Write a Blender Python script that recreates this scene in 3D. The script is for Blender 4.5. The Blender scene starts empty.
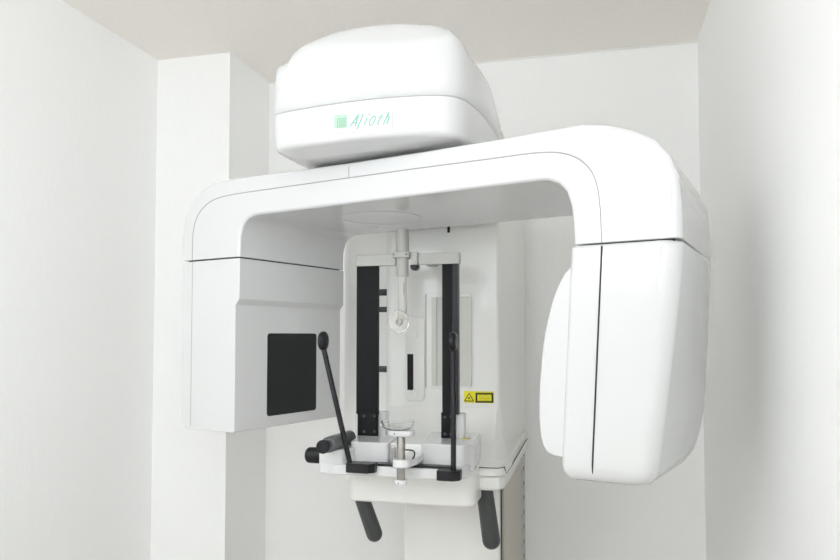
import bpy, bmesh, math
from mathutils import Vector, Matrix
from mathutils.bvhtree import BVHTree
D = bpy.data; S = bpy.context.scene; COL = S.collection
PI = math.pi

# ------------------------------------------------------------------ camera
F, CX, CY = 716.0, 420.0, 306.0
PITCH, YAW, HC = math.radians(2.38), math.radians(14.36), 1.45
cd = D.cameras.new('camera'); cam = D.objects.new('camera', cd); COL.objects.link(cam); S.camera = cam
cd.sensor_width = 36; cd.lens = F * 36 / 840; cd.shift_y = (CY - 280) / 840; cd.clip_start = 0.02
cam.location = (0, 0, HC); cam.rotation_euler = (PI/2 + PITCH, 0, YAW)
EYE = Vector((0, 0, HC))
def ray(px, py):
    x = (px - CX) / F; z = -(py - CY) / F
    v = (x, math.cos(PITCH) - z*math.sin(PITCH), math.sin(PITCH) + z*math.cos(PITCH))
    c, s = math.cos(YAW), math.sin(YAW)
    return Vector((c*v[0] - s*v[1], s*v[0] + c*v[1], v[2]))
def P(px, py, y):            # point of the photograph at room depth y
    r = ray(px, py); return EYE + r * (y / r.y)
def px2m(n, y): return n * y / F * 1.0

# arm frame: the rotating arm is swung 17.4 degrees about the vertical
AY = math.radians(31.72 - 14.36)
U = Vector((math.cos(AY), -math.sin(AY), 0)); W = Vector((math.sin(AY), math.cos(AY), 0))
def arm(u, w, z): return U*u + W*w + Vector((0, 0, z))
def on_plane(px, py, n, d):
    r = ray(px, py); return EYE + r * ((d - n.dot(EYE)) / n.dot(r))

# ------------------------------------------------------------------ materials
def mat(name, col, rough=0.4, metal=0, coat=0, bump=0, bscale=200, spec=0.5, trans=0, ior=1.45, var=0, alpha=1, distort=None):
    m = D.materials.new(name); m.use_nodes = True; nt = m.node_tree; b = nt.nodes['Principled BSDF']
    b.inputs['Base Color'].default_value = (*col, 1); b.inputs['Roughness'].default_value = rough
    b.inputs['Metallic'].default_value = metal; b.inputs['Coat Weight'].default_value = coat
    b.inputs['Coat Roughness'].default_value = 0.03; b.inputs['Coat IOR'].default_value = 1.6
    b.inputs['Specular IOR Level'].default_value = spec; b.inputs['Transmission Weight'].default_value = trans
    b.inputs['IOR'].default_value = ior; b.inputs['Alpha'].default_value = alpha
    tc = nt.nodes.new('ShaderNodeTexCoord')
    n = nt.nodes.new('ShaderNodeTexNoise'); n.inputs['Scale'].default_value = bscale; n.inputs['Detail'].default_value = 5
    mp = nt.nodes.new('ShaderNodeMapping'); nt.links.new(tc.outputs['Object'], mp.inputs['Vector'])
    if distort: mp.inputs['Scale'].default_value = distort
    nt.links.new(mp.outputs['Vector'], n.inputs['Vector'])
    if bump:
        bp = nt.nodes.new('ShaderNodeBump'); bp.inputs['Strength'].default_value = bump; bp.inputs['Distance'].default_value = 0.002
        nt.links.new(n.outputs['Fac'], bp.inputs['Height']); nt.links.new(bp.outputs['Normal'], b.inputs['Normal'])
    cr = nt.nodes.new('ShaderNodeValToRGB')
    cr.color_ramp.elements[0].position = 0.3; cr.color_ramp.elements[1].position = 0.7
    cr.color_ramp.elements[0].color = (*[c*(1-var) for c in col], 1); cr.color_ramp.elements[1].color = (*col, 1)
    nt.links.new(n.outputs['Fac'], cr.inputs['Fac']); nt.links.new(cr.outputs['Color'], b.inputs['Base Color'])
    return m
M = dict(
    wall=mat('vinyl_wallpaper', (.94, .945, .945), .75, bump=.35, bscale=90, var=.012, distort=(1, 1, .25)),
    ceil=mat('ceiling_paper', (.90, .87, .83), .9, bump=.4, bscale=70, var=.03),
    floor=mat('floor_vinyl', (.44, .41, .37), .5, var=.08, bscale=12),
    trim=mat('caulk_white', (.80, .80, .78), .6),
    door=mat('door_laminate', (.66, .62, .55), .45, var=.05, bscale=30, distort=(1, 1, .1)),
    white=mat('white_gloss_plastic', (.655, .66, .665), .08, coat=.3, var=.004, bscale=3),
    white_lit=mat('white_panel_lit', (.90, .90, .89), .4, var=.004, bscale=3),  # whiter plastic for the side panel; the light falling on it is painted in
    cream=mat('off_white_plastic', (.80, .80, .775), .3, coat=.25, var=.006, bscale=3),
    grey=mat('light_grey_plastic', (.43, .43, .405), .4, var=.01),
    seam=mat('seam_grey', (.36, .36, .37), .7),
    seamd=mat('seam_dark', (.035, .035, .035), .8),
    black=mat('black_plastic', (.012, .012, .014), .35, bump=.1, bscale=500, spec=.35),
    satin=mat('charcoal_plate', (.010, .0115, .012), .5, bump=.15, bscale=700, var=.1, spec=.15),
    window=mat('sensor_black_sheet', (.014, .017, .017), .45, bump=.1, bscale=600, var=.1, spec=.35),
    rubber=mat('dark_grey_grip', (.055, .06, .06), .42, bump=.15, bscale=500, var=.08),
    tube=mat('mid_grey_tube', (.13, .138, .14), .35, var=.05),
    steel=mat('brushed_steel', (.40, .385, .36), .35, metal=1, bump=.1, bscale=250, distort=(1, 1, .05), var=.1),
    clear=mat('clear_plastic', (1, 1, 1), .03, trans=1, ior=1.2),
    frost=mat('frosted_plastic', (.93, .925, .90), .2, trans=.9, ior=1.3),
    mirror=mat('pale_green_grey_panel', (.62, .625, .575), .3, coat=.2, var=.02),
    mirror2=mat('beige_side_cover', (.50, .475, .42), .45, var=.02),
    yellow=mat('warning_yellow', (.80, .72, .02), .5),
    ink=mat('print_black', (.02, .02, .01), .6),
    olive=mat('print_olive', (.30, .25, .02), .6),
    plate=mat('nameplate_white', (.82, .86, .86), .25, coat=.3),
    mint=mat('print_mint', (.24, .47, .39), .5),
    mintl=mat('print_pale_green', (.44, .62, .49), .5),
    mintm=mat('print_mid_green', (.34, .53, .41), .5),
    brass=mat('print_gold', (.62, .55, .25), .5),
    lampw=mat('lamp_frame_white', (.8, .8, .8), .4),
)
def emis(name, col, st):
    m = D.materials.new(name); m.use_nodes = True; b = m.node_tree.nodes['Principled BSDF']
    b.inputs['Emission Color'].default_value = (*col, 1); b.inputs['Emission Strength'].default_value = st
    b.inputs['Base Color'].default_value = (.8, .8, .8, 1)
    return m

# ------------------------------------------------------------------ mesh helpers
def link(name, bm, m, parent=None, bev=0, seg=3, ang=35, smooth=True, label=None, mats=None):
    bmesh.ops.recalc_face_normals(bm, faces=bm.faces)
    me = D.meshes.new(name); bm.to_mesh(me); bm.free()
    o = D.objects.new(name, me); COL.objects.link(o)
    for k in (mats or [m]): me.materials.append(M[k])
    if smooth:
        for p in me.polygons: p.use_smooth = True
    if bev:
        b = o.modifiers.new('bevel', 'BEVEL'); b.width = bev; b.segments = seg; b.limit_method = 'ANGLE'
        b.angle_limit = math.radians(ang); b.harden_normals = smooth
    elif smooth: me.set_sharp_from_angle(angle=math.radians(40))
    if parent:
        o.parent = parent; root = parent
        while root.parent: root = root.parent
        if parent is root: o.location = -root.location
    if label: o['label'] = label
    return o
def new(): return bmesh.new()
def add_poly_prism(bm, pts0, pts1, mi=0):
    a = [bm.verts.new(p) for p in pts0]; b = [bm.verts.new(p) for p in pts1]; n = len(a); fs = []
    fs.append(bm.faces.new(a)); fs.append(bm.faces.new(b[::-1]))
    for i in range(n): fs.append(bm.faces.new((a[i], a[(i+1) % n], b[(i+1) % n], b[i])))
    for f in fs: f.material_index = mi
    return bm
def add_box(bm, x0, x1, y0, y1, z0, z1, mi=0, mtx=None):
    p0 = [Vector(p) for p in ((x0,y0,z0),(x1,y0,z0),(x1,y1,z0),(x0,y1,z0))]
    p1 = [Vector((p.x, p.y, z1)) for p in p0]
    if mtx: p0 = [mtx @ p for p in p0]; p1 = [mtx @ p for p in p1]
    return add_poly_prism(bm, p0, p1, mi)
def add_loft(bm, rings, cap0=True, cap1=True, closed=True, mi=0):
    vs = [[bm.verts.new(p) for p in r] for r in rings]; n = len(vs[0])
    for k in range(len(vs)-1):
        for i in range(n if closed else n-1):
            f = bm.faces.new((vs[k][i], vs[k][(i+1) % n], vs[k+1][(i+1) % n], vs[k+1][i])); f.material_index = mi
    if cap0: bm.faces.new(vs[0]).material_index = mi
    if cap1: bm.faces.new(vs[-1][::-1]).material_index = mi
    return bm
def add_lathe(bm, a, b, prof, n=32, mi=0, caps=True):   # prof: (t along a->b in metres, radius)
    a = Vector(a); d = (Vector(b) - a).normalized(); s = d.orthogonal().normalized(); t = d.cross(s)
    rings = [[a + d*h + (s*math.cos(2*PI*i/n) + t*math.sin(2*PI*i/n))*max(r, 1e-5) for i in range(n)] for h, r in prof]
    return add_loft(bm, rings, caps, caps, mi=mi)
def rod_prof(L, r, e=.002):
    return [(0, r-e)] + [(e*(1-math.cos(a)), r-e+e*math.sin(a)) for a in (PI/6, PI/3, PI/2)] + \
           [(L-e*(1-math.cos(a)), r-e+e*math.sin(a)) for a in (PI/2, PI/3, PI/6)] + [(L, r-e)]
def add_rod(bm, a, b, r, e=.002, n=32, mi=0):
    L = (Vector(b)-Vector(a)).length
    return add_lathe(bm, a, b, rod_prof(L, r, min(e, r*.99, L*.45)), n, mi)
def add_sweep(bm, path, r, n=8, mi=0, caps=True):
    path = [Vector(p) for p in path]; rings = []; s = None
    for i, p in enumerate(path):
        d = (path[min(i+1, len(path)-1)] - path[max(i-1, 0)]).normalized()
        if s is None: s = d.orthogonal().normalized()
        s = (s - d*s.dot(d)).normalized(); t = d.cross(s)
        rings.append([p + (s*math.cos(2*PI*k/n) + t*math.sin(2*PI*k/n))*r for k in range(n)])
    return add_loft(bm, rings, caps, caps, mi=mi)
def fillet(pts, rad, seg=6):          # round the corners of a closed 2d polygon; rad: number or list
    n = len(pts); out = []
    for i in range(n):
        p = Vector(pts[i]).to_2d(); a = Vector(pts[i-1]).to_2d(); b = Vector(pts[(i+1) % n]).to_2d()
        r = rad[i] if isinstance(rad, (list, tuple)) else rad
        if r <= 0: out.append(p); continue
        da = (a-p).normalized(); db = (b-p).normalized()
        th = math.acos(max(-1, min(1, da.dot(db)))); L = r/math.tan(th/2)
        L = min(L, (a-p).length*.49, (b-p).length*.49); rr = L*math.tan(th/2)
        c = p + (da+db).normalized()*(rr/math.sin(th/2)); s = p + da*L - c; e = p + db*L - c
        a0 = math.atan2(s.y, s.x); a1 = math.atan2(e.y, e.x); dd = (a1-a0+PI) % (2*PI) - PI
        for k in range(seg+1):
            t = a0 + dd*k/seg; out.append(c + Vector((math.cos(t), math.sin(t)))*rr)
    return out
def smooth_curve(pts, it=2):          # Chaikin on an open chain
    pts = [Vector(p) for p in pts]
    for _ in range(it):
        q = [pts[0]]
        for a, b in zip(pts, pts[1:]): q += [a*.75+b*.25, a*.25+b*.75]
        pts = q + [pts[-1]]
    return pts
def struct(name, bm, m, bev=0):
    o = link(name, bm, m, None, bev, smooth=False); o['kind'] = 'structure'; return o

# ------------------------------------------------------------------ room
XL, XR, YB, YF, ZC = -1.479, 0.304, 2.423, -1.9, 2.40
XF = 1.1     # the room is wider behind the camera
struct('floor', add_box(new(), XL-.1, XF+.1, YF-.1, YB+.1, -.1, 0), 'floor')
struct('ceiling', add_box(new(), XL-.1, XF+.1, YF-.1, YB+.1, ZC, ZC+.1), 'ceil')
struct('wall_left', add_box(new(), XL-.1, XL, YF-.1, YB+.1, 0, ZC), 'wall')
struct('wall_back', add_box(new(), XL, XR, YB, YB+.1, 0, ZC), 'wall')
struct('wall_right', add_box(new(), XR, XR+.1, -.35, YB+.1, 0, ZC), 'wall')
struct('wall_front', add_box(new(), XL, XF, YF-.1, YF, 0, ZC), 'wall')
struct('wall_entry', add_box(new(), XF, XF+.1, YF-.1, -.35, 0, ZC), 'wall')
struct('wall_return', add_box(new(), XR+.1, XF+.1, -.35, -.25, 0, ZC), 'wall')
struct('wall_pillar', add_box(new(), XL, -1.203, 2.133, YB, 0, ZC), 'wall')
struct('trim_1', add_box(new(), -1.203, XR, YB-.004, YB, ZC-.006, ZC), 'trim')
struct('baseboard_left', add_box(new(), XL, XL+.008, YF, 2.133, 0, .06), 'trim')
struct('baseboard_back', add_box(new(), -1.203, XR, YB-.008, YB, 0, .06), 'trim')
struct('baseboard_right', add_box(new(), XR-.008, XR, -.35, YB-.008, 0, .06), 'trim')

# ------------------------------------------------------------------ the machine
root = D.objects.new('panoramic_x_ray_machine', None); COL.objects.link(root)
root.location = (-.40, 2.1, 0)
root['label'] = 'large white dental panoramic x-ray machine standing against the back wall, its C-shaped arm spread wide'
root['category'] = 'x-ray machine'

# ---- rotating arm
W0, W1 = 1.17, 1.56
top = [(-1.402,1.631),(-1.403,1.69),(-1.395,1.736),(-1.375,1.770),(-1.342,1.796),(-1.299,1.810),(-1.24,1.8145),(-1.15,1.813),(-.896,1.808),(-.723,1.8075),(-.553,1.808),(-.45,1.811),
       (-.395,1.8115),(-.355,1.804),(-.314,1.790),(-.279,1.768),(-.256,1.739),(-.244,1.707),(-.240,1.665),(-.239,1.605)]
under = [(-.4155,1.605),(-.417,1.64),(-.420,1.672),(-.428,1.698),(-.442,1.714),(-.462,1.7215),(-.475,1.7225),(-.485,1.7225),(-1.145,1.7225),(-1.155,1.7225),(-1.170,1.7215),(-1.187,1.716),(-1.200,1.703),(-1.208,1.68),(-1.210,1.631)]
outline = top + under
def back_uv(u, z):      # the outer end narrows a little towards the back
    k = max(0, min(1, (u + .42)/.16)); return u - .022*k*k, z - .003*k
bm = new(); add_poly_prism(bm, [arm(u, W0, z) for u, z in outline], [arm(back_uv(u, z)[0], W1, back_uv(u, z)[1]) for u, z in outline])
wl_ = bm.edges.layers.float.new('bevel_weight_edge')
for e in bm.edges:
    a, b = e.verts; ua, ub = a.co.dot(U), b.co.dot(U); wa, wb = a.co.dot(W), b.co.dot(W)
    if abs(wa - wb) > .1:
        if min(a.co.z, b.co.z) < 1.64: e[wl_] = .10       # bottom cut edges
        continue
    if abs(a.co.z - b.co.z) < .002 and a.co.z < 1.635: e[wl_] = .10; continue
    m_ = (ua + ub)/2
    outer = (a.co.z > 1.74 or m_ > -.40) and m_ > -.50
    if wa > W0+.1: e[wl_] = .34; continue
    e[wl_] = .30 if not outer else .30 + .40*max(0, min(1, (m_ + .46)/.16))
beam = link('rotating_arm', bm, 'white', root, bev=.036, seg=6)
beam.modifiers['bevel'].limit_method = 'WEIGHT'
# fine seam running along the front of the arm
seam = [(-1.366,1.632),(-1.366,1.70),(-1.352,1.736),(-1.328,1.758),(-1.295,1.772),(-1.24,1.777),(-1.1,1.7765),(-.9,1.776),(-.72,1.775),(-.553,1.773),(-.49,1.773),(-.44,1.768),(-.405,1.753),(-.382,1.728),(-.370,1.690),(-.367,1.605)]
sm = [v.to_2d() for v in smooth_curve([(a, b, 0) for a, b in seam], 2)]
link('seam', add_sweep(new(), [arm(u, W0+.0004, z) for u, z in sm], .0014, 6), 'seam', beam)
vs = [(-.896, W0+.0005, 1.776), (-.896, W0+.0005, 1.799), (-.898, W0+.006, 1.8055), (-.898, W0+.016, 1.8083), (-.898, W0+.10, 1.8083)]
link('seam', add_sweep(new(), [arm(*v) for v in vs], .0013, 6), 'seam', beam)
cu_ = on_plane(382, 218, Vector((0, 0, 1)), 1.7225); pr_ = on_plane(421, 217, Vector((0, 0, 1)), 1.7225); rr_ = (pr_-cu_).length
link('round_seam', add_sweep(new(), [Vector((cu_.x + rr_*math.cos(2*PI*k/64), cu_.y + rr_*math.sin(2*PI*k/64), 1.7226)) for k in range(65)], .0009, 6), 'seam', beam)
# small screw plugs on the underside
for u, w in ((-1.035, 1.47), (-.80, 1.50)):
    link('screw_cap', add_rod(new(), arm(u, w, 1.7235), arm(u, w, 1.7212), .005, .001, 16), 'grey', beam)
link('dark_seam', add_poly_prism(new(), [arm(u, W0+.012, 1.6015) for u in (-.405, -.252)] + [arm(u, W1-.01, 1.6015) for u in (-.30, -.405)],
     [arm(u, W0+.012, 1.606) for u in (-.405, -.252)] + [arm(u, W1-.01, 1.606) for u in (-.30, -.405)]), 'seamd', beam)
link('dark_seam', add_poly_prism(new(), [arm(u, W0+.012, 1.627) for u in (-1.39, -1.219)] + [arm(u, W1-.01, 1.627) for u in (-1.219, -1.39)],
     [arm(u, W0+.012, 1.632) for u in (-1.39, -1.219)] + [arm(u, W1-.01, 1.632) for u in (-1.219, -1.39)]), 'seamd', beam)

# ---- detector head (left)
ol = [(-1.399,1.628),(-1.209,1.628),(-1.209,1.534),(-1.2205,1.521),(-1.2205,1.229),(-1.398,1.229)]
ol = fillet(ol, [.004,.002,.003,.003,.006,.024], 5)
bm = new(); add_poly_prism(bm, [arm(u, W0+.001, z) for u, z in ol], [arm(u, W1-.002, z) for u, z in ol])
det = link('detector_head', bm, 'white', root, bev=.0055, seg=3, ang=40)
link('seam', add_sweep(new(), [arm(-1.366, W0+.0014, z) for z in (1.627, 1.5, 1.4, 1.3, 1.245)] + [arm(-1.366, W0+.0014, 1.236), arm(-1.365, W0+.005, 1.2295), arm(-1.364, W0+.02, 1.2285)], .0011, 6), 'seam', det)
pts = fillet([(1.275,1.456),(1.457,1.456),(1.457,1.2565),(1.275,1.2565)], .008, 5)
add = add_poly_prism(new(), [arm(-1.2195, w, z) for w, z in pts], [arm(-1.2225, w, z) for w, z in pts])
pts2 = fillet([(1.272,1.459),(1.460,1.459),(1.460,1.2535),(1.272,1.2535)], .010, 5)
link('window_surround', add_poly_prism(new(), [arm(-1.2202, w, z) for w, z in pts2], [arm(-1.2225, w, z) for w, z in pts2]), 'white', det, bev=.0003, seg=1)
win = link('sensor_window', add, 'window', det, bev=.0006, seg=2, label='matt black rectangular detector window')

# ---- tube head (right): loft of rounded plan sections
def plan(z):
    t = (1.603 - z) / (1.603 - 1.205)
    uL = -.4215 - .022*t; uR = -.240 - .050*t**1.15; uB = -.257 - .020*t - .05*max(0, t-.72)**1.2
    f = [(uL, W0+.001), (uR, W0+.001), (uB, W1-.005), (uL+.01, W1-.005)]
    return f
rings = []
zs = [1.603, 1.602, 1.599] + [1.59 - .34*i/12 for i in range(13)] + [1.232, 1.222, 1.214, 1.2085, 1.2050]
for z in zs:
    f = plan(z)
    ins = 0
    if z > 1.5985: ins = .004*(z-1.5985)/.0045
    if z < 1.235: q = (1.235-z)/.0300; ins = .019*(1-math.sqrt(max(0, 1-q*q*.999)))
    cx_, cy_ = sum(p[0] for p in f)/4, sum(p[1] for p in f)/4
    extra = 0
    if z < 1.30: extra = .10*((1.30-z)/.085)**2   # the lower back corner sweeps up
    g = []
    for k, (a, b) in enumerate(f):
        a += ins*(1 if a < cx_ else -1); b += ins*(1 if b < cy_ else -1)
        if k >= 2: b -= extra*.8
        g.append((a, b))
    r = fillet(g, [.008, .030, .035, .02], 8)
    rings.append([arm(p.x, p.y, z) for p in r])
tube = link('tube_head', add_loft(new(), rings), 'white', root)
tube.data.set_sharp_from_angle(angle=math.radians(60))
def tz(z): t = (1.603-z)/(1.603-1.215); return -.367 - .021*t
link('seam', add_sweep(new(), [arm(tz(z), W0+.0006, z) for z in (1.600, 1.5, 1.4, 1.3, 1.235)] + [arm(tz(1.222), W0+.004, 1.222), arm(tz(1.211), W0+.012, 1.211)], .0015, 6), 'seamd', tube)
# bulging collimator cover on the inner side
bo = [(-.405,1.575),(-.424,1.562),(-.438,1.540),(-.452,1.505),(-.463,1.462),(-.471,1.41),(-.4755,1.355),(-.4765,1.31),(-.474,1.275),(-.466,1.252),(-.452,1.243),(-.40,1.240)]
bo = [v.to_2d() for v in smooth_curve([(a, b, 0) for a, b in bo], 1)]
bm = new(); add_poly_prism(bm, [arm(u-.008, 1.178, z) for u, z in bo], [arm(u-.008, 1.50, z) for u, z in bo])
link('collimator_cover', bm, 'white', tube, bev=.010, seg=4, ang=50)

# ---- overhead housing
base = [(-.637,1.317),(-.58,1.302),(-.51,1.288),(-.42,1.278),(-.337,1.281),(-.285,1.291),(-.258,1.312),(-.243,1.36),(-.233,1.44),(-.228,1.55),(-.226,1.65),(-.228,1.80),(-.26,1.86),(-.42,1.88),(-.56,1.86),(-.605,1.80),(-.640,1.65),(-.654,1.50),(-.658,1.38),(-.654,1.335)]
def chaikin_closed(p, it):
    p = [Vector(q) for q in p]
    for _ in range(it):
        q = []
        for i in range(len(p)):
            a, b = p[i], p[(i+1) % len(p)]; q += [a*.75+b*.25, a*.25+b*.75]
        p = q
    return p
ring0 = chaikin_closed(base, 2)
cc = Vector((-.44, 1.56))
def ring_at(off, z):            # offset the plan ring inwards
    out = []; n = len(ring0)
    for i, p in enumerate(ring0):
        t = (ring0[(i+1) % n] - ring0[i-1]).normalized(); nrm = Vector((-t.y, t.x))
        q = p + nrm*off; out.append(Vector((q.x, q.y, z)))
    return out
area = sum(ring0[i-1].x*ring0[i].y - ring0[i].x*ring0[i-1].y for i in range(len(ring0)))
sg = 1 if area > 0 else -1
rings = []
for off, z in ((.016,1.8245),(.0085,1.827),(.005,1.832),(.0038,1.838),(.0026,1.86),(.0010,1.885),(.0004,1.8985),(.0022,1.8995)):
    rings.append(ring_at(off*sg, z))
r0_ = rings[0]
for s_, z in ((.93, 1.8215), (.82, 1.8180), (.80, 1.8175)):
    rings.insert(0, [Vector((cc.x+(p.x-cc.x)*s_, cc.y+(p.y-cc.y)*s_, z)) for p in r0_])
low = link('overhead_housing', add_loft(new(), rings), 'white', root)
low.data.set_sharp_from_angle(angle=math.radians(50))
def sstep(a, b, x): t = max(0, min(1, (x-a)/(b-a))); return t*t*(3-2*t)
CROWN = [(-.64,1.998),(-.615,2.006),(-.60,2.032),(-.585,2.045),(-.57,2.055),(-.54,2.067),(-.51,2.073),(-.48,2.0765),(-.45,2.078),(-.42,2.0775),(-.38,2.075),(-.34,2.069),(-.31,2.0625),(-.28,2.050),(-.26,2.028),(-.25,2.012),(-.22,2.008)]
def ztop(x, y):
    s = 2.000 - .008*sstep(-.60, -.25, x) + .010*sstep(1.30, 1.36, y)
    z = CROWN[0][1] if x < -.64 else CROWN[-1][1]
    for (a, p), (b, q) in zip(CROWN, CROWN[1:]):
        if a <= x <= b: z = p + (q-p)*(x-a)/(b-a)
    cr = max(0, z - .007*sstep(-.60, -.55, x) - s)*sstep(1.265, 1.345, y) - .10*sstep(1.50, 1.86, y)
    return s + cr
rings = [ring_at(.0022*sg, 1.9008), ring_at(.0004*sg, 1.902), ring_at(.0008*sg, 1.93)]
for k, off in enumerate((.0025, .004, .0065, .0095, .0135)):
    dz = (.020, .0125, .0065, .0025, .0006)[k]
    rr = ring_at(off*sg, 0); 
    rings.append([Vector((p.x, p.y, ztop(p.x, p.y)-dz)) for p in rr])
last = ring_at(.0135*sg, 0)
for k in range(1, 40):
    s = 1 - k/40
    rings.append([Vector((cc.x+(p.x-cc.x)*s, cc.y+(p.y-cc.y)*s, ztop(cc.x+(p.x-cc.x)*s, cc.y+(p.y-cc.y)*s))) for p in last])
up = link('top_cover', add_loft(new(), rings), 'white', low)
up.data.set_sharp_from_angle(angle=math.radians(60))
link('seam', add_poly_prism(new(), ring_at(.0016*sg, 1.8988), ring_at(.0016*sg, 1.9016)), 'seam', low)
piv = Vector((-.385, 1.545, 0))
link('rotation_bearing', add_rod(new(), piv+Vector((0,0,1.8085)), piv+Vector((0,0,1.8185)), .145, .001, 64), 'seamd', root, label='black round bearing above the arm')

# nameplate, laid on the housing front
dg = bpy.context.evaluated_depsgraph_get()
def surf(o):
    b = bmesh.new(); b.from_mesh(o.data); t = BVHTree.FromBMesh(b); b.free(); return t
hb = surf(low)
def hit(px, py, off):
    r = ray(px, py).normalized(); loc, n, i, d = hb.ray_cast(EYE, r)
    if n.dot(r) > 0: n = -n
    return loc + n*off, n
def zp(x, y): return 330 + x/12, 100 + y/12        # from a 12x crop of the plate
def quad_patch(corners, off, thick, nu=8, nv=3):
    bm = new(); g0 = []; g1 = []
    for j in range(nv+1):
        r0, r1 = [], []
        for i in range(nu+1):
            s, t = i/nu, j/nv
            x = (corners[0][0]*(1-s)+corners[1][0]*s)*(1-t) + (corners[3][0]*(1-s)+corners[2][0]*s)*t
            y = (corners[0][1]*(1-s)+corners[1][1]*s)*(1-t) + (corners[3][1]*(1-s)+corners[2][1]*s)*t
            p, n = hit(*zp(x, y), off); r0.append(bm.verts.new(p)); r1.append(bm.verts.new(p - n*thick))
        g0.append(r0); g1.append(r1)
    for j in range(nv):
        for i in range(nu):
            bm.faces.new((g0[j][i], g0[j][i+1], g0[j+1][i+1], g0[j+1][i]))
            bm.faces.new((g1[j][i], g1[j+1][i], g1[j+1][i+1], g1[j][i+1]))
    rim = [(0, i) for i in range(nu)] + [(j, nu) for j in range(nv)] + [(nv, i) for i in range(nu, 0, -1)] + [(j, 0) for j in range(nv, 0, -1)]
    for k in range(len(rim)):
        a, b = rim[k], rim[(k+1) % len(rim)]
        bm.faces.new((g0[a[0]][a[1]], g1[a[0]][a[1]], g1[b[0]][b[1]], g0[b[0]][b[1]]))
    return bm
plate = link('nameplate', quad_patch([(38,165),(745,125),(745,360),(38,405)], .0022, .0025), 'plate', root, label='small white nameplate with pale green lettering')
plate.data.set_sharp_from_angle(angle=math.radians(40))
def ribbon(bm, path, wd, off=.0026):
    vs = []
    for i, (x, y) in enumerate(path):
        a = path[max(i-1, 0)]; b = path[min(i+1, len(path)-1)]
        if a == b: continue
        dx, dy = b[0]-a[0], b[1]-a[1]; L = math.hypot(dx, dy); nx, ny = -dy/L*wd/2, dx/L*wd/2
        vs.append((bm.verts.new(hit(*zp(x+nx, y+ny), off)[0]), bm.verts.new(hit(*zp(x-nx, y-ny), off)[0])))
    for a, b in zip(vs, vs[1:]): bm.faces.new((a[0], a[1], b[1], b[0]))
bm = new()
ribbon(bm, [(243,325),(298,248),(350,176)], 19); ribbon(bm, [(350,172),(330,245),(312,318)], 19); ribbon(bm, [(278,282),(322,276)], 16)
ribbon(bm, [(408,168),(368,268),(328,362)], 19); ribbon(bm, [(405,168),(392,190)], 19)
ribbon(bm, [(458,212),(434,262),(412,312)], 19); ribbon(bm, [(482,166),(472,186)], 22)
ov = []
for k in range(25):
    a = 2*PI*k/24; x = 27*math.cos(a); y = 55*math.sin(a); ov.append((513 + x - y*.42, 253 + y - x*.05))
ribbon(bm, ov, 18)
ribbon(bm, [(632,172),(602,232),(576,285),(582,302),(600,296)], 18); ribbon(bm, [(588,214),(640,206)], 16)
ribbon(bm, [(712,148),(676,225),(642,300)], 19); ribbon(bm, [(662,250),(690,205),(712,196),(716,212),(700,252),(684,294)], 18)
link('lettering', bm, 'mint', plate, smooth=False)
link('logo_square', quad_patch([(57,184),(210,172),(210,334),(57,348)], .0026, .0006, 2, 2), 'mintl', plate, smooth=False)
bm = new(); ribbon(bm, [(100,342),(100,232),(208,220)], 12, .0029)
link('logo_line', bm, 'mint', plate, smooth=False)
link('logo_corner', quad_patch([(112,240),(210,230),(210,334),(112,342)], .00275, .0006, 2, 2), 'mintm', plate, smooth=False)

# ---- column
YC = 1.80
XC0, XC1 = -.556, -.2535
cp = fillet([(XC0, YC), (XC1, YC), (XC1+.002, 2.385), (XC0, 2.385)], [.02, .010, .004, .004], 6)
bm = new(); add_poly_prism(bm, [(p.x, p.y, 1.10) for p in cp], [(p.x, p.y, 1.885) for p in cp])
colu = link('column', bm, 'cream', root, bev=.004, seg=2, ang=50)
# wider back panel left of the column
wp = fillet([(-.748,2.0),(-.50,2.0),(-.50,2.36),(-.748,2.36)], [.02,0,0,.01], 5)
bm = new(); add_poly_prism(bm, [(p.x, p.y, 1.02) for p in wp], [(p.x, p.y, 1.885) for p in wp])
link('side_panel', bm, 'white_lit', colu, bev=.01, seg=3, ang=50)
# three black pegs from the column's left side
for k, (py, r) in enumerate(((292.5, 3.4), (309.5, 2.8), (369, 3.2))):
    a = P(376, py, 1.86); b = P(388, py, 1.86); b.z = a.z; 
    link('cable_peg', add_rod(new(), (a.x-.03, a.y, a.z), (b.x, b.y, b.z), r*1.9/F, .003, 20), 'rubber', colu, label='short black peg')
def front_plate(name, x0, y0, x1, y1, yb, th, m, parent, bev=.001, rad=0, label=None, seg=2):
    """upright slab whose front face spans the given corners at room depth yb"""
    a = P(x0, y0, yb); b = P(x1, y0, yb); c = P(x1, y1, yb); d = P(x0, y1, yb)
    xa = (a.x+d.x)/2; xb = (b.x+c.x)/2; z1 = (a.z+b.z)/2; z0 = (c.z+d.z)/2
    pts = fillet([(xa,z0),(xb,z0),(xb,z1),(xa,z1)], rad, 5) if rad else [Vector(q) for q in ((xa,z0),(xb,z0),(xb,z1),(xa,z1))]
    return link(name, add_poly_prism(new(), [(p.x, yb, p.y) for p in pts], [(p.x, yb+th, p.y) for p in pts]), m, parent, bev=bev, seg=seg, label=label)
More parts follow.
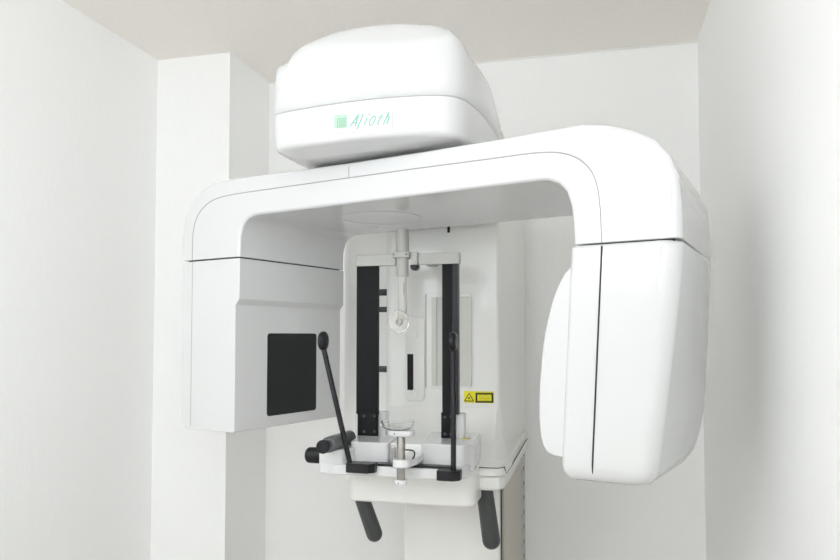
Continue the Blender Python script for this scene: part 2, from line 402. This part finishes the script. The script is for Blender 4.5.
# recessed panel: a raised surround of four thin strips with the inner panel inside
fr = front_plate('panel_surround', 425, 293, 471, 388.5, YC-.0035, .006, 'cream', colu, .0015, .006)
front_plate('panel', 431.5, 297, 471.5, 386, YC-.006, .005, 'mirror', colu, .0008, .003, 'pale green-grey panel')
front_plate('panel_shade', 425.2, 294, 426.4, 387.5, YC-.0042, .002, 'grey', colu, .0003)  # grey strips paint the shadow along the recess's left side
front_plate('panel_shade', 436, 297, 437.2, 386, YC-.0072, .002, 'grey', colu, .0003)
rp = front_plate('cover_plate', 405.3, 317, 424.5, 401, YC-.0045, .006, 'cream', root, .002, .011)
for px, py in ((414.5, 334.5), (414.5, 393)):
    c = P(px, py, YC-.0045)
    link('button', add_rod(new(), c+Vector((0,.002,0)), c-Vector((0,.0025,0)), .0095, .0015, 24), 'cream', rp)
front_plate('slot', 407.3, 354, 413.2, 390, YC-.0058, .003, 'black', rp, .0005, .001, 'black vertical slot')
front_plate('marker', 447.3, 226, 449.8, 232.6, YC-.002, .004, 'black', colu, .0004, 0, 'tiny black marker strip')
# warning label
wl = front_plate('warning_label', 464, 391.3, 494, 403, YC-.0012, .002, 'yellow', root, .0001, 0, 'yellow laser warning label with black triangle', seg=1)
def q3(pts, y): return [P(px, py, y) for px, py in pts]
def flat(bm, pts, y):
    bm.faces.new([bm.verts.new(p) for p in q3(pts, y)])
bm = new(); yy = YC-.0014
def zl(x, y): return 450 + x/14, 380 + y/14
def stroke(bm, a, b, w, y):
    dx, dy = b[0]-a[0], b[1]-a[1]; L = math.hypot(dx, dy); nx, ny = -dy/L*w/2, dx/L*w/2
    flat(bm, [zl(a[0]+nx, a[1]+ny), zl(b[0]+nx, b[1]+ny), zl(b[0]-nx, b[1]-ny), zl(a[0]-nx, a[1]-ny)], y)
stroke(bm, (208,292), (268,186), 11, yy); stroke(bm, (268,186), (328,292), 11, yy-.0001); stroke(bm, (202,292), (334,296), 12, yy-.0002)
c = P(*zl(268, 254), yy-.0001)
bm.faces.new([bm.verts.new(c + Vector((math.cos(2*PI*k/12), 0, math.sin(2*PI*k/12)))*.0022) for k in range(12)])
for k in range(8):
    a = 2*PI*k/8; stroke(bm, (268+8*math.cos(a), 254+8*math.sin(a)), (268+20*math.cos(a), 254+20*math.sin(a)), 3, yy-.0002)
link('hazard_symbol', bm, 'ink', wl, smooth=False)
bm = new()
stroke(bm, (358,191), (606,193), 24, yy); stroke(bm, (358,306), (606,308), 24, yy); stroke(bm, (370,180), (370,318), 26, yy-.0001); stroke(bm, (594,182), (594,318), 26, yy-.0001)
link('label_border', bm, 'ink', wl, smooth=False)
bm = new()
for y, xs in ((212, ((400,450),(460,520))), (240, ((405,425),(432,470),(478,500),(512,550))), (262, ((410,450),(458,500),(515,552))), (284, ((400,560),))):
    for a, b in xs: stroke(bm, (a, y), (b, y), 5, yy)
link('label_text', bm, 'olive', wl, smooth=False)
# lower fixed column, its side panel and the perforated rail at the wall
lp = fillet([(-.520,1.845),(-.2640,1.845),(-.2640,1.875),(-.520,1.875)], [.012,.004,0,0], 5)
lowc = link('lower_column', add_poly_prism(new(), [(p.x, p.y, 0) for p in lp], [(p.x, p.y, 1.10) for p in lp]), 'cream', root, bev=.001)
link('gap_strip', add_box(new(), -.512, -.2640, 1.8755, 1.9045, 0.0, 1.10), 'seamd', lowc)
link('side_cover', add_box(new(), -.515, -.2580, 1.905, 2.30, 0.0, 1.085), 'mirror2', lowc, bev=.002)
bm = new(); add_box(bm, -.50, -.2585, 2.303, 2.422, 0, 1.55)
rail = link('mounting_rail', bm, 'grey', root, bev=.001, label='perforated pale metal rail against the wall')
k = 0; z = 1.30
while z > .62:
    for yy2, dw in ((2.318, .004), (2.372, .007)):
        bm = new(); add_box(bm, -.260, -.2575, yy2, yy2+dw, z-.008, z+.004)
        link('slot', bm, 'seamd' if dw > .005 else 'seam', rail)
    z -= .047
link('base_plate', add_box(new(), -.62, -.12, 1.35, 2.40, 0, .03), 'cream', root, bev=.006)

# ---- carriage (flared housing at table level)
prof = [(1.815,1.30),(1.797,1.262),(1.785,1.232),(1.765,1.206),(1.735,1.186),(1.70,1.170),(1.675,1.158),(1.660,1.145),(1.656,1.1265)]
prof = [v.to_2d() for v in smooth_curve([(a, b, 0) for a, b in prof], 2)] + [Vector((1.815, 1.1265))]
CXL, CXR = -.545, -.2250
bm = new(); nseg = 7; secs = []
for i, (x, ins, k) in enumerate(((CXL,.012,1),(CXL+.004,.004,1),(CXL+.012,0,1),(-.262,0,1),(-.2535,.001,.75),(-.247,.003,.45),(-.239,.006,.2),(-.230,.014,.05),(CXR,.026,0))):
    secs.append([Vector((x, min(p.x + ins*(1 if p.x < 1.81 else 0), 1.815), p.y if p.y < 1.145 else 1.145 + (p.y-1.145)*k)) for p in prof])
carr = link('carriage', add_loft(new(), secs), 'cream', root)
carr.data.set_sharp_from_angle(angle=math.radians(50))
pl = fillet([(-.60,1.80),(-.2265,1.80),(-.2375,2.30),(-.60,2.30)], [.0,.0,.01,.01], 3)
link('side_wing', add_poly_prism(new(), [(p.x, p.y, 1.1275) for p in pl], [(p.x, p.y, 1.152) for p in pl]), 'cream', carr, bev=.006)
link('seam', add_sweep(new(), [P(472, 466.8, 1.652), P(488, 468, 1.652), P(499, 468.2, 1.656), P(504.5, 467, 1.667), Vector((-.2255, 1.70, 1.1258)), Vector((-.2255, 1.80, 1.1258)), Vector((-.2365, 2.29, 1.1258))], .0012, 6), 'seamd', carr)
sk = fillet([(1.662,1.125),(1.662,1.082),(1.68,1.076),(2.28,1.076),(2.28,1.125)], [0,.012,.0,.0,0], 5)
xr0 = CXR - .002
# lower body under the carriage: right corner block
bp = fillet([(-.545,1.662),(-.238,1.662),(xr0,1.69),(xr0,1.80),(-.2375,2.30),(-.545,2.30)], [.01,.012,.02,0,.01,.01], 5)
link('lower_body', add_poly_prism(new(), [(p.x, p.y, 1.090) for p in bp], [(p.x, p.y, 1.1245) for p in bp]), 'cream', carr, bev=.010, seg=4)
# skirt: lower front box
def plan_prism(pix, y, back, z0, z1):
    pass
a = P(343, 480, 1.585); b = P(470, 507, 1.585); c0 = P(350, 500, 1.585)
skp = fillet([(P(348,490,1.585).x,1.585),(P(474,500,1.585).x,1.585),(P(479,500,1.65).x,1.66),(P(479,500,1.65).x,1.83),(P(348,490,1.585).x,1.83)], [.02,.03,0,0,.01], 5)
link('table_skirt', add_poly_prism(new(), [(p.x, p.y, 1.0665) for p in skp], [(p.x, p.y, 1.155) for p in skp]), 'cream', root, bev=.008, seg=4)

# ---- patient shelf
YS = 1.455
def X(px, y, py=465): return P(px, py, y).x
def Z(py, y, px=400): return P(px, py, y).z
zl0, zl1 = Z(478, YS), Z(467.5, YS)
sp = fillet([(X(316.5,YS),YS+.012),(X(334,YS),YS),(X(459,YS),YS),(X(466,YS+.01),YS+.035),(X(469,1.6),1.70),(X(322,1.60),1.70)], [.012,.02,.008,.02,.01,.01], 5)
shelf = link('patient_shelf', add_poly_prism(new(), [(p.x, p.y, zl0) for p in sp], [(p.x, p.y, zl1) for p in sp]), 'white', root, bev=.003, seg=3)
# raised left end block, under the side handle
zt = Z(452.5, YS)
lp2 = fillet([(X(316.2,YS),YS+.014),(X(330,YS),YS+.002),(X(342,YS),YS+.004),(X(348,YS),YS+.04),(X(347,1.58),1.66),(X(324,1.60),1.66)], [.012,.012,.01,.01,.01,.01], 5)
link('end_block', add_poly_prism(new(), [(p.x, p.y, zl0+.003) for p in lp2], [(p.x, p.y, zt) for p in lp2]), 'white', shelf, bev=.004, seg=3)
# raised rear block in two halves with a recess between
YR = 1.50
zr1 = Z(443.5, YR); zr1b = Z(444.5, YR, 440)
rb = fillet([(X(350,YR),YR),(X(388,YR),YR),(X(389.5,YR+.02),YR+.03),(X(390,1.6),1.70),(X(352,1.62),1.70)], [.01,.006,.004,0,.01], 4)
link('rear_block', add_poly_prism(new(), [(p.x, p.y, zl1-.004) for p in rb], [(p.x, p.y, zr1) for p in rb]), 'white', shelf, bev=.003)
rb = fillet([(X(421.5,YR),YR),(X(462,YR),YR),(X(474,1.54),YR+.05),(X(474,1.6),1.70),(X(421,1.6),1.70)], [.006,.02,.02,.01,0], 5)
link('rear_block', add_poly_prism(new(), [(p.x, p.y, zl0+.003) for p in rb], [(p.x, p.y, zr1b) for p in rb]), 'white', shelf, bev=.003)
link('recess_block', add_box(new(), X(386,YR), X(424,YR), YR+.022, 1.70, zl1-.002, zr1-.004), 'cream', shelf, bev=.002)
link('recess_post', add_box(new(), X(390.8,YR), X(393,YR), YR+.008, YR+.03, zl1-.002, zr1-.012), 'grey', shelf, bev=.0008)
# slot strip where the temple rods slide
link('slide_slot', add_box(new(), X(358,YS), X(452,YS), YS+.006, YS+.030, zl1-.001, zl1+.0045), 'black', shelf, bev=.0008, label='black slot strip along the shelf')
link('spirit_mark', add_box(new(), X(459.5,1.58), X(470,1.60), 1.585, 1.612, zr1b, zr1b+.001), 'brass', shelf)

# side handle tube above the left end (runs away from the viewer)
xa = X(322.5, 1.40, 447)
za = Z(447, 1.40, 322)
bm = new(); add_lathe(bm, (xa, 1.40, za), (xa+.001, 1.585, za-.001), [(0,.0115),(.001,.0135),(.004,.0140),(.020,.0140),(.022,.0128),(.026,.0128),(.027,.0150),(.030,.0166),(.075,.0166),(.078,.0158),(.160,.0155),(.163,.013)], 36)
hd = link('side_handle', bm, 'tube', root)
link('end_cap', add_rod(new(), (xa, 1.3985, za), (xa, 1.411, za), .0143, .002, 32), 'black', hd, label='black end cap')
# round knob on the left end of the shelf
kz = Z(455, 1.52, 310)
ka = X(306.5, 1.52); kb = X(322, 1.52)
link('adjusting_knob', add_lathe(new(), (ka, 1.52, kz), (kb, 1.52, kz), [(0,.010),(.001,.0135),(.004,.0165),(.008,.0178),(kb-ka-.002,.0180),(kb-ka,.017)], 32), 'black', root, label='round black knob at the shelf end')

# ---- temple rods with pads on feet
def temple(foot, x_base, base_py, pad, ypad, ang):
    fx0, fx1, fy0, fy1 = foot; y = 1.428
    bm = new(); A, B = X(fx0, y), X(fx1, y); z1 = Z(fy0, y); z0 = Z(fy1, y)
    w = B-A
    pts = fillet([(A, y+.004), (A+.006, y), (B-.012, y), (B, y+.012), (B, y+.034), (A, y+.034)], .002, 3)
    add_poly_prism(bm, [(p.x, p.y, z0) for p in pts], [(p.x, p.y, z1) for p in pts])
    ft = link('temple_support', bm, 'black', root, bev=.001, label='black sliding foot with a thin upright rod and round pad')
    b0 = Vector((X(x_base, y+.012), y+.012, z0+.004)); pc = P(*pad, ypad)
    b1 = pc - Vector((0, 0, .012)); b1 = b1 + (b0-b1).normalized()*.002
    bm = new(); add_rod(bm, b0, b1, .0056, .001, 16)
    link('rod', bm, 'black', ft)
    ax = Vector((math.cos(ang), -math.sin(ang), .0)); 
    link('pad', add_lathe(new(), pc-ax*.0075, pc+ax*.0075, [(0,.012),(.0006,.0175),(.003,.0200),(.006,.0207),(.009,.0207),(.012,.0200),(.0144,.0175),(.015,.012)], 36), 'black', ft)
    return ft
temple((345, 373, 466, 475.5), 351.5, 470, (323.3, 341), 1.44, math.radians(-4))
temple((436, 459, 469, 479), 453.5, 474, (453.2, 341.8), 1.47, math.radians(0))

# ---- head frame: post under the arm, bracket arms, two long black plates
YP = 1.60
pm = lambda n: n*1.66/F
def PV(px, py, y=YP): return P(px, py, y)
c = PV(402.5, 229)
top_z = c.z; cxp = c.x
def zz(py, y=YP, px=402): return P(px, py, y).z
bm = new(); add_rod(bm, (cxp, YP, zz(254)), (cxp, YP, zz(229)), pm(6.6), .0015)
post = link('head_post', bm, 'grey', root, label='light grey upright post below the arm')
link('collar', add_box(new(), cxp-pm(9), cxp+pm(9), YP-.019, YP+.018, zz(258.5), zz(252.5)), 'grey', post, bev=.0025)
for dx in (-6.6, 6.2):
    link('screw', add_rod(new(), (cxp+pm(dx), YP-.018, zz(255.5)), (cxp+pm(dx), YP-.0198, zz(255.5)), .0018, .0003, 12), 'black', post)
link('sleeve', add_rod(new(), (cxp, YP, zz(276.5)), (cxp, YP, zz(258)), pm(6.2), .0015), 'grey', post)
link('nose_rod', add_rod(new(), (cxp, YP-.004, zz(320)), (cxp, YP-.004, zz(276)), pm(3.9), .001), 'frost', post, label='translucent plastic rod')
link('nose_rod_edge', add_rod(new(), (cxp+pm(4.4), YP-.002, zz(314)), (cxp+pm(4.4), YP-.002, zz(276)), .0012, .0003, 10), 'steel', post)
nc = PV(399.6, 322, YP-.025)
bm = new(); add_lathe(bm, nc, nc+Vector((-.15, -1, .05)), [(-.004,.008),(-.003,.017),(0,.0240),(.004,.0270),(.005,.0270),(.0055,.0258),(.003,.017),(.0015,.010)], 40, caps=True)
nr = link('nose_support', bm, 'frost', root, label='round translucent suction-cup nose rest')
link('nose_rest_ring', add_lathe(new(), nc+Vector((0,-.003,0)), nc+Vector((-.15,-1.003,.05)), [(-.002,.0065),(0,.0085),(.005,.0085),(.0058,.0075),(.0050,.0048),(.001,.004)], 28), 'grey', nr)
# bracket arms
brk = link('bracket_arm', add_box(new(), PV(356.5,260).x, PV(396,260).x, YP-.004, YP+.016, zz(266,YP,376), zz(255,YP,376)), 'grey', root, bev=.0015)
link('bracket_arm', add_box(new(), PV(419,258).x, PV(459.5,258).x, YP-.004, YP+.016, zz(264.2,YP,440), zz(252.8,YP,440)), 'grey', root, bev=.0015)
link('hinge_block', add_box(new(), PV(411,258).x, PV(418,258).x, YP-.008, YP+.014, zz(265,YP,415), zz(252,YP,415)), 'grey', brk, bev=.002)
link('hinge_gap', add_box(new(), PV(417.5,258).x, PV(419.5,258).x, YP-.002, YP+.012, zz(263,YP,415), zz(254,YP,415)), 'seam', brk)
kc = PV(414, 265, YP)
link('clamp_knob', add_rod(new(), (kc.x, YP-.002, kc.z-.003), (kc.x, YP+.02, kc.z-.003), .0095, .002, 24), 'black', brk, label='small black clamp knob')
link('carrier_arm', add_box(new(), kc.x-.014, kc.x+.012, YP+.016, YC+.01, zz(259), zz(254.5)), 'grey', brk, bev=.002)
def bar(x0, x1, xs, y0, y1, p0, p1, q0, q1, screws):
    """long plate from y0 to y1; lower clamp plate p0..p1 x q0..q1"""
    A, B = PV(x0, 300).x, PV(x1, 300).x
    t = link('head_plate', add_box(new(), A, B, YP, YP+.012, zz(y1, YP, x0), zz(y0, YP, x0)), 'satin', root, bev=.0012, label='long upright charcoal plate of the head frame')
    if xs: link('edge_strip', add_box(new(), PV(x1-xs, 300).x, B+.0005, YP-.006, YP+.012, zz(y1, YP, x0), zz(y0+.3, YP, x0)), 'black', t, bev=.0008)
    a, b = PV(p0, q0, YP-.004), PV(p1, q1, YP-.004)
    pts = [(a.x, zz(q0, YP-.004, p0)), (b.x, zz(q0, YP-.004, p1)), (b.x, zz(q1-1.5, YP-.004, p1)), (a.x+.006, zz(q1, YP-.004, p0)), (a.x, zz(q1-2, YP-.004, p0))]
    c = link('clamp_plate', add_poly_prism(new(), [(x, YP-.004, z) for x, z in pts], [(x, YP, z) for x, z in pts]), 'satin', t, bev=.0008)
    for sx, sy in screws:
        s = PV(sx, sy, YP-.004)
        link('screw', add_rod(new(), s+Vector((0,.001,0)), s-Vector((0,.0016,0)), .0033, .0006, 14), 'rubber', t)
    return t
bar(356.5, 378, 0, 265.5, 414, 357.5, 378, 411, 437.5, ((364,416),(374.5,416),(364,431.5),(374.5,431.5)))
t = bar(442, 458.4, 5.5, 264, 414, 441, 454, 412.5, 440, ((445,417),(451,416.5),(445,434),(451,434)))
for (x0, x1, q0, q1) in ((355, 385, 411, 445), (449, 463.5, 413.5, 450)):
    A, B = PV(x0, 430, YP+.0125).x, PV(x1, 430, YP+.0125).x
    link('plate_bracket', add_box(new(), A, B, YP+.0125, YP+.045, zz(q1, YP+.0125, x0), zz(q0, YP+.0125, x0)), 'white', root, bev=.0015, label='white bracket holding a charcoal plate')

# ---- chin rest
YQ = 1.415
qm = lambda n: n*1.475/F
qx = P(401, 450, YQ).x
def qz(py): return P(401, py, YQ).z
bm = new(); add_rod(bm, (qx, YQ, qz(483)), (qx, YQ, qz(435)), qm(4.2), .0005)
ch = link('chin_rest', bm, 'steel', root, label='steel chin rest post with white cup and clear dish')
link('end_cap', add_rod(new(), (qx, YQ, qz(484.5)), (qx, YQ, qz(479.5)), qm(6.4), .003), 'white', ch)
link('screw', add_rod(new(), (qx-.002, YQ-qm(6.2), qz(482)), (qx-.002, YQ-qm(6.2)-.0008, qz(482)), .0013, .0002, 10), 'black', ch)
bm = new(); cl = fillet([(qx-qm(8),YQ-.017),(qx+qm(8.5),YQ-.017),(qx+qm(13),YQ+.03),(qx+qm(13),YQ+.095),(qx-qm(5),YQ+.095),(qx-qm(8),YQ+.02)], [.014,.014,.01,0,0,.01], 5)
add_poly_prism(bm, [(p.x, p.y, qz(467)) for p in cl], [(p.x, p.y, qz(459)) for p in cl])
link('holder', bm, 'white', ch, bev=.003)
hk = [P(404.5, 449.8, YQ+.01), P(409, 450, YQ+.01), P(413, 450.5, YQ+.01), P(414.5, 452, YQ+.01), P(414.6, 456, YQ+.01), P(412.5, 459, YQ+.01)]
link('hook', add_sweep(new(), smooth_curve(hk, 2), .0016, 8), 'black', ch)
cu = fillet([(qx-qm(13.5),YQ-.018),(qx+qm(12),YQ-.018),(qx+qm(14),YQ+.014),(qx-qm(12),YQ+.018)], [.014,.012,.012,.012], 6)
bm = new(); add_loft(bm, [[Vector((qx+(p.x-qx)*s, YQ+(p.y-YQ)*s, z)) for p in cu] for s, z in ((.8, qz(436.2)), (.93, qz(435.4)), (1, qz(434)), (1, qz(430.6)), (.96, qz(430)))])
cup = link('chin_cup', bm, 'white', ch, label='white chin cup')
link('screw', add_rod(new(), (qx-.009, YQ-.017, qz(433)), (qx-.009, YQ-.0190, qz(433)), .0014, .0002, 10), 'black', ch)
dr = qm(16.5)
dish = [(0, dr*.35), (.001, dr*.75), (.006, dr*.93), (.016, dr), (.0166, dr*1.02), (.0176, dr*1.01), (.0168, dr*.97), (.0075, dr*.88), (.003, dr*.7), (.0025, dr*.3)]
dc = Vector((P(397.5, 430, YQ).x, YQ, qz(430)+.0005))
link('clear_dish', add_lathe(new(), dc, dc+Vector((0,0,1)), dish, 48), 'clear', ch, label='clear shallow plastic dish')
link('dish_tab', add_rod(new(), dc+Vector((-dr*.98,0,.008)), dc+Vector((-dr-.004,0,.008)), .0022, .0008, 12), 'white', ch)

# ---- hand grips below the table
def grip(top, bot, y0, y1, r):
    a, b = P(*top, y0), P(*bot, y1); L = (b-a).length
    pr = [(0, r*.92), (L-r, r)] + [(L-r + r*math.sin(t), r*math.cos(t)) for t in (.3, .6, .9, 1.15, 1.35, 1.5)]
    return link('hand_grip', add_lathe(new(), a, b, pr, 32), 'rubber', root, label='dark grey hanging hand grip')
grip((360.5, 494), (377, 541), 1.66, 1.68, .0195)
grip((484, 486), (492.5, 549), 1.70, 1.72, .0215)

# ------------------------------------------------------------------ lights
def lamp(name, x, y, sx, sy, st, label):
    t = D.objects.new(name, None); COL.objects.link(t); t.location = (x, y, ZC); t['label'] = label; t['category'] = 'ceiling light'
    f = link('frame', add_box(new(), x-sx/2-.02, x+sx/2+.02, y-sy/2-.02, y+sy/2+.02, ZC-.035, ZC-.0005), 'lampw', t, bev=.004)
    M['lampe'] = emis('lamp_diffuser', (.95, .97, 1), st)
    link('diffuser', add_box(new(), x-sx/2, x+sx/2, y-sy/2, y+sy/2, ZC-.045, ZC-.0352), 'lampe', t)
lamp('ceiling_light', -.60, .25, 1.0, .7, 2.0, 'white rectangular ceiling lamp over the front of the room')
def area(name, loc, tgt, sx, sy, power, col=(1, 1, 1)):
    l = D.lights.new(name, 'AREA'); l.shape = 'RECTANGLE'; l.size = sx; l.size_y = sy; l.energy = power; l.color = col
    o = D.objects.new(name, l); COL.objects.link(o); o.location = loc
    o.rotation_euler = (Vector(tgt) - Vector(loc)).to_track_quat('-Z', 'Y').to_euler(); return o
area('bounce_flash', (.0, -.50, 1.80), (-.2, -.15, 2.4), .9, .7, 12, (.91, .955, 1))
area('side_fill', (-1.25, -.9, 2.0), (.30, 1.0, 1.9), .6, .6, 8, (.91, .955, 1))  # added fill that brightens the right wall; no window on this side
area('doorway_daylight', (.72, -1.05, 1.8), (-1.2, 1.6, 1.7), .7, .8, 12, (.91, .955, 1))
w = D.worlds.new('world'); S.world = w; w.use_nodes = True
w.node_tree.nodes['Background'].inputs[0].default_value = (.9, .95, 1, 1); w.node_tree.nodes['Background'].inputs[1].default_value = .6

S.cycles.max_bounces = 24; S.cycles.diffuse_bounces = 20; S.cycles.glossy_bounces = 6
S.view_settings.view_transform = 'Standard'; S.view_settings.look = 'None'
S.view_settings.gamma = 1; S.view_settings.use_curve_mapping = False
S.view_settings.exposure = 0.09
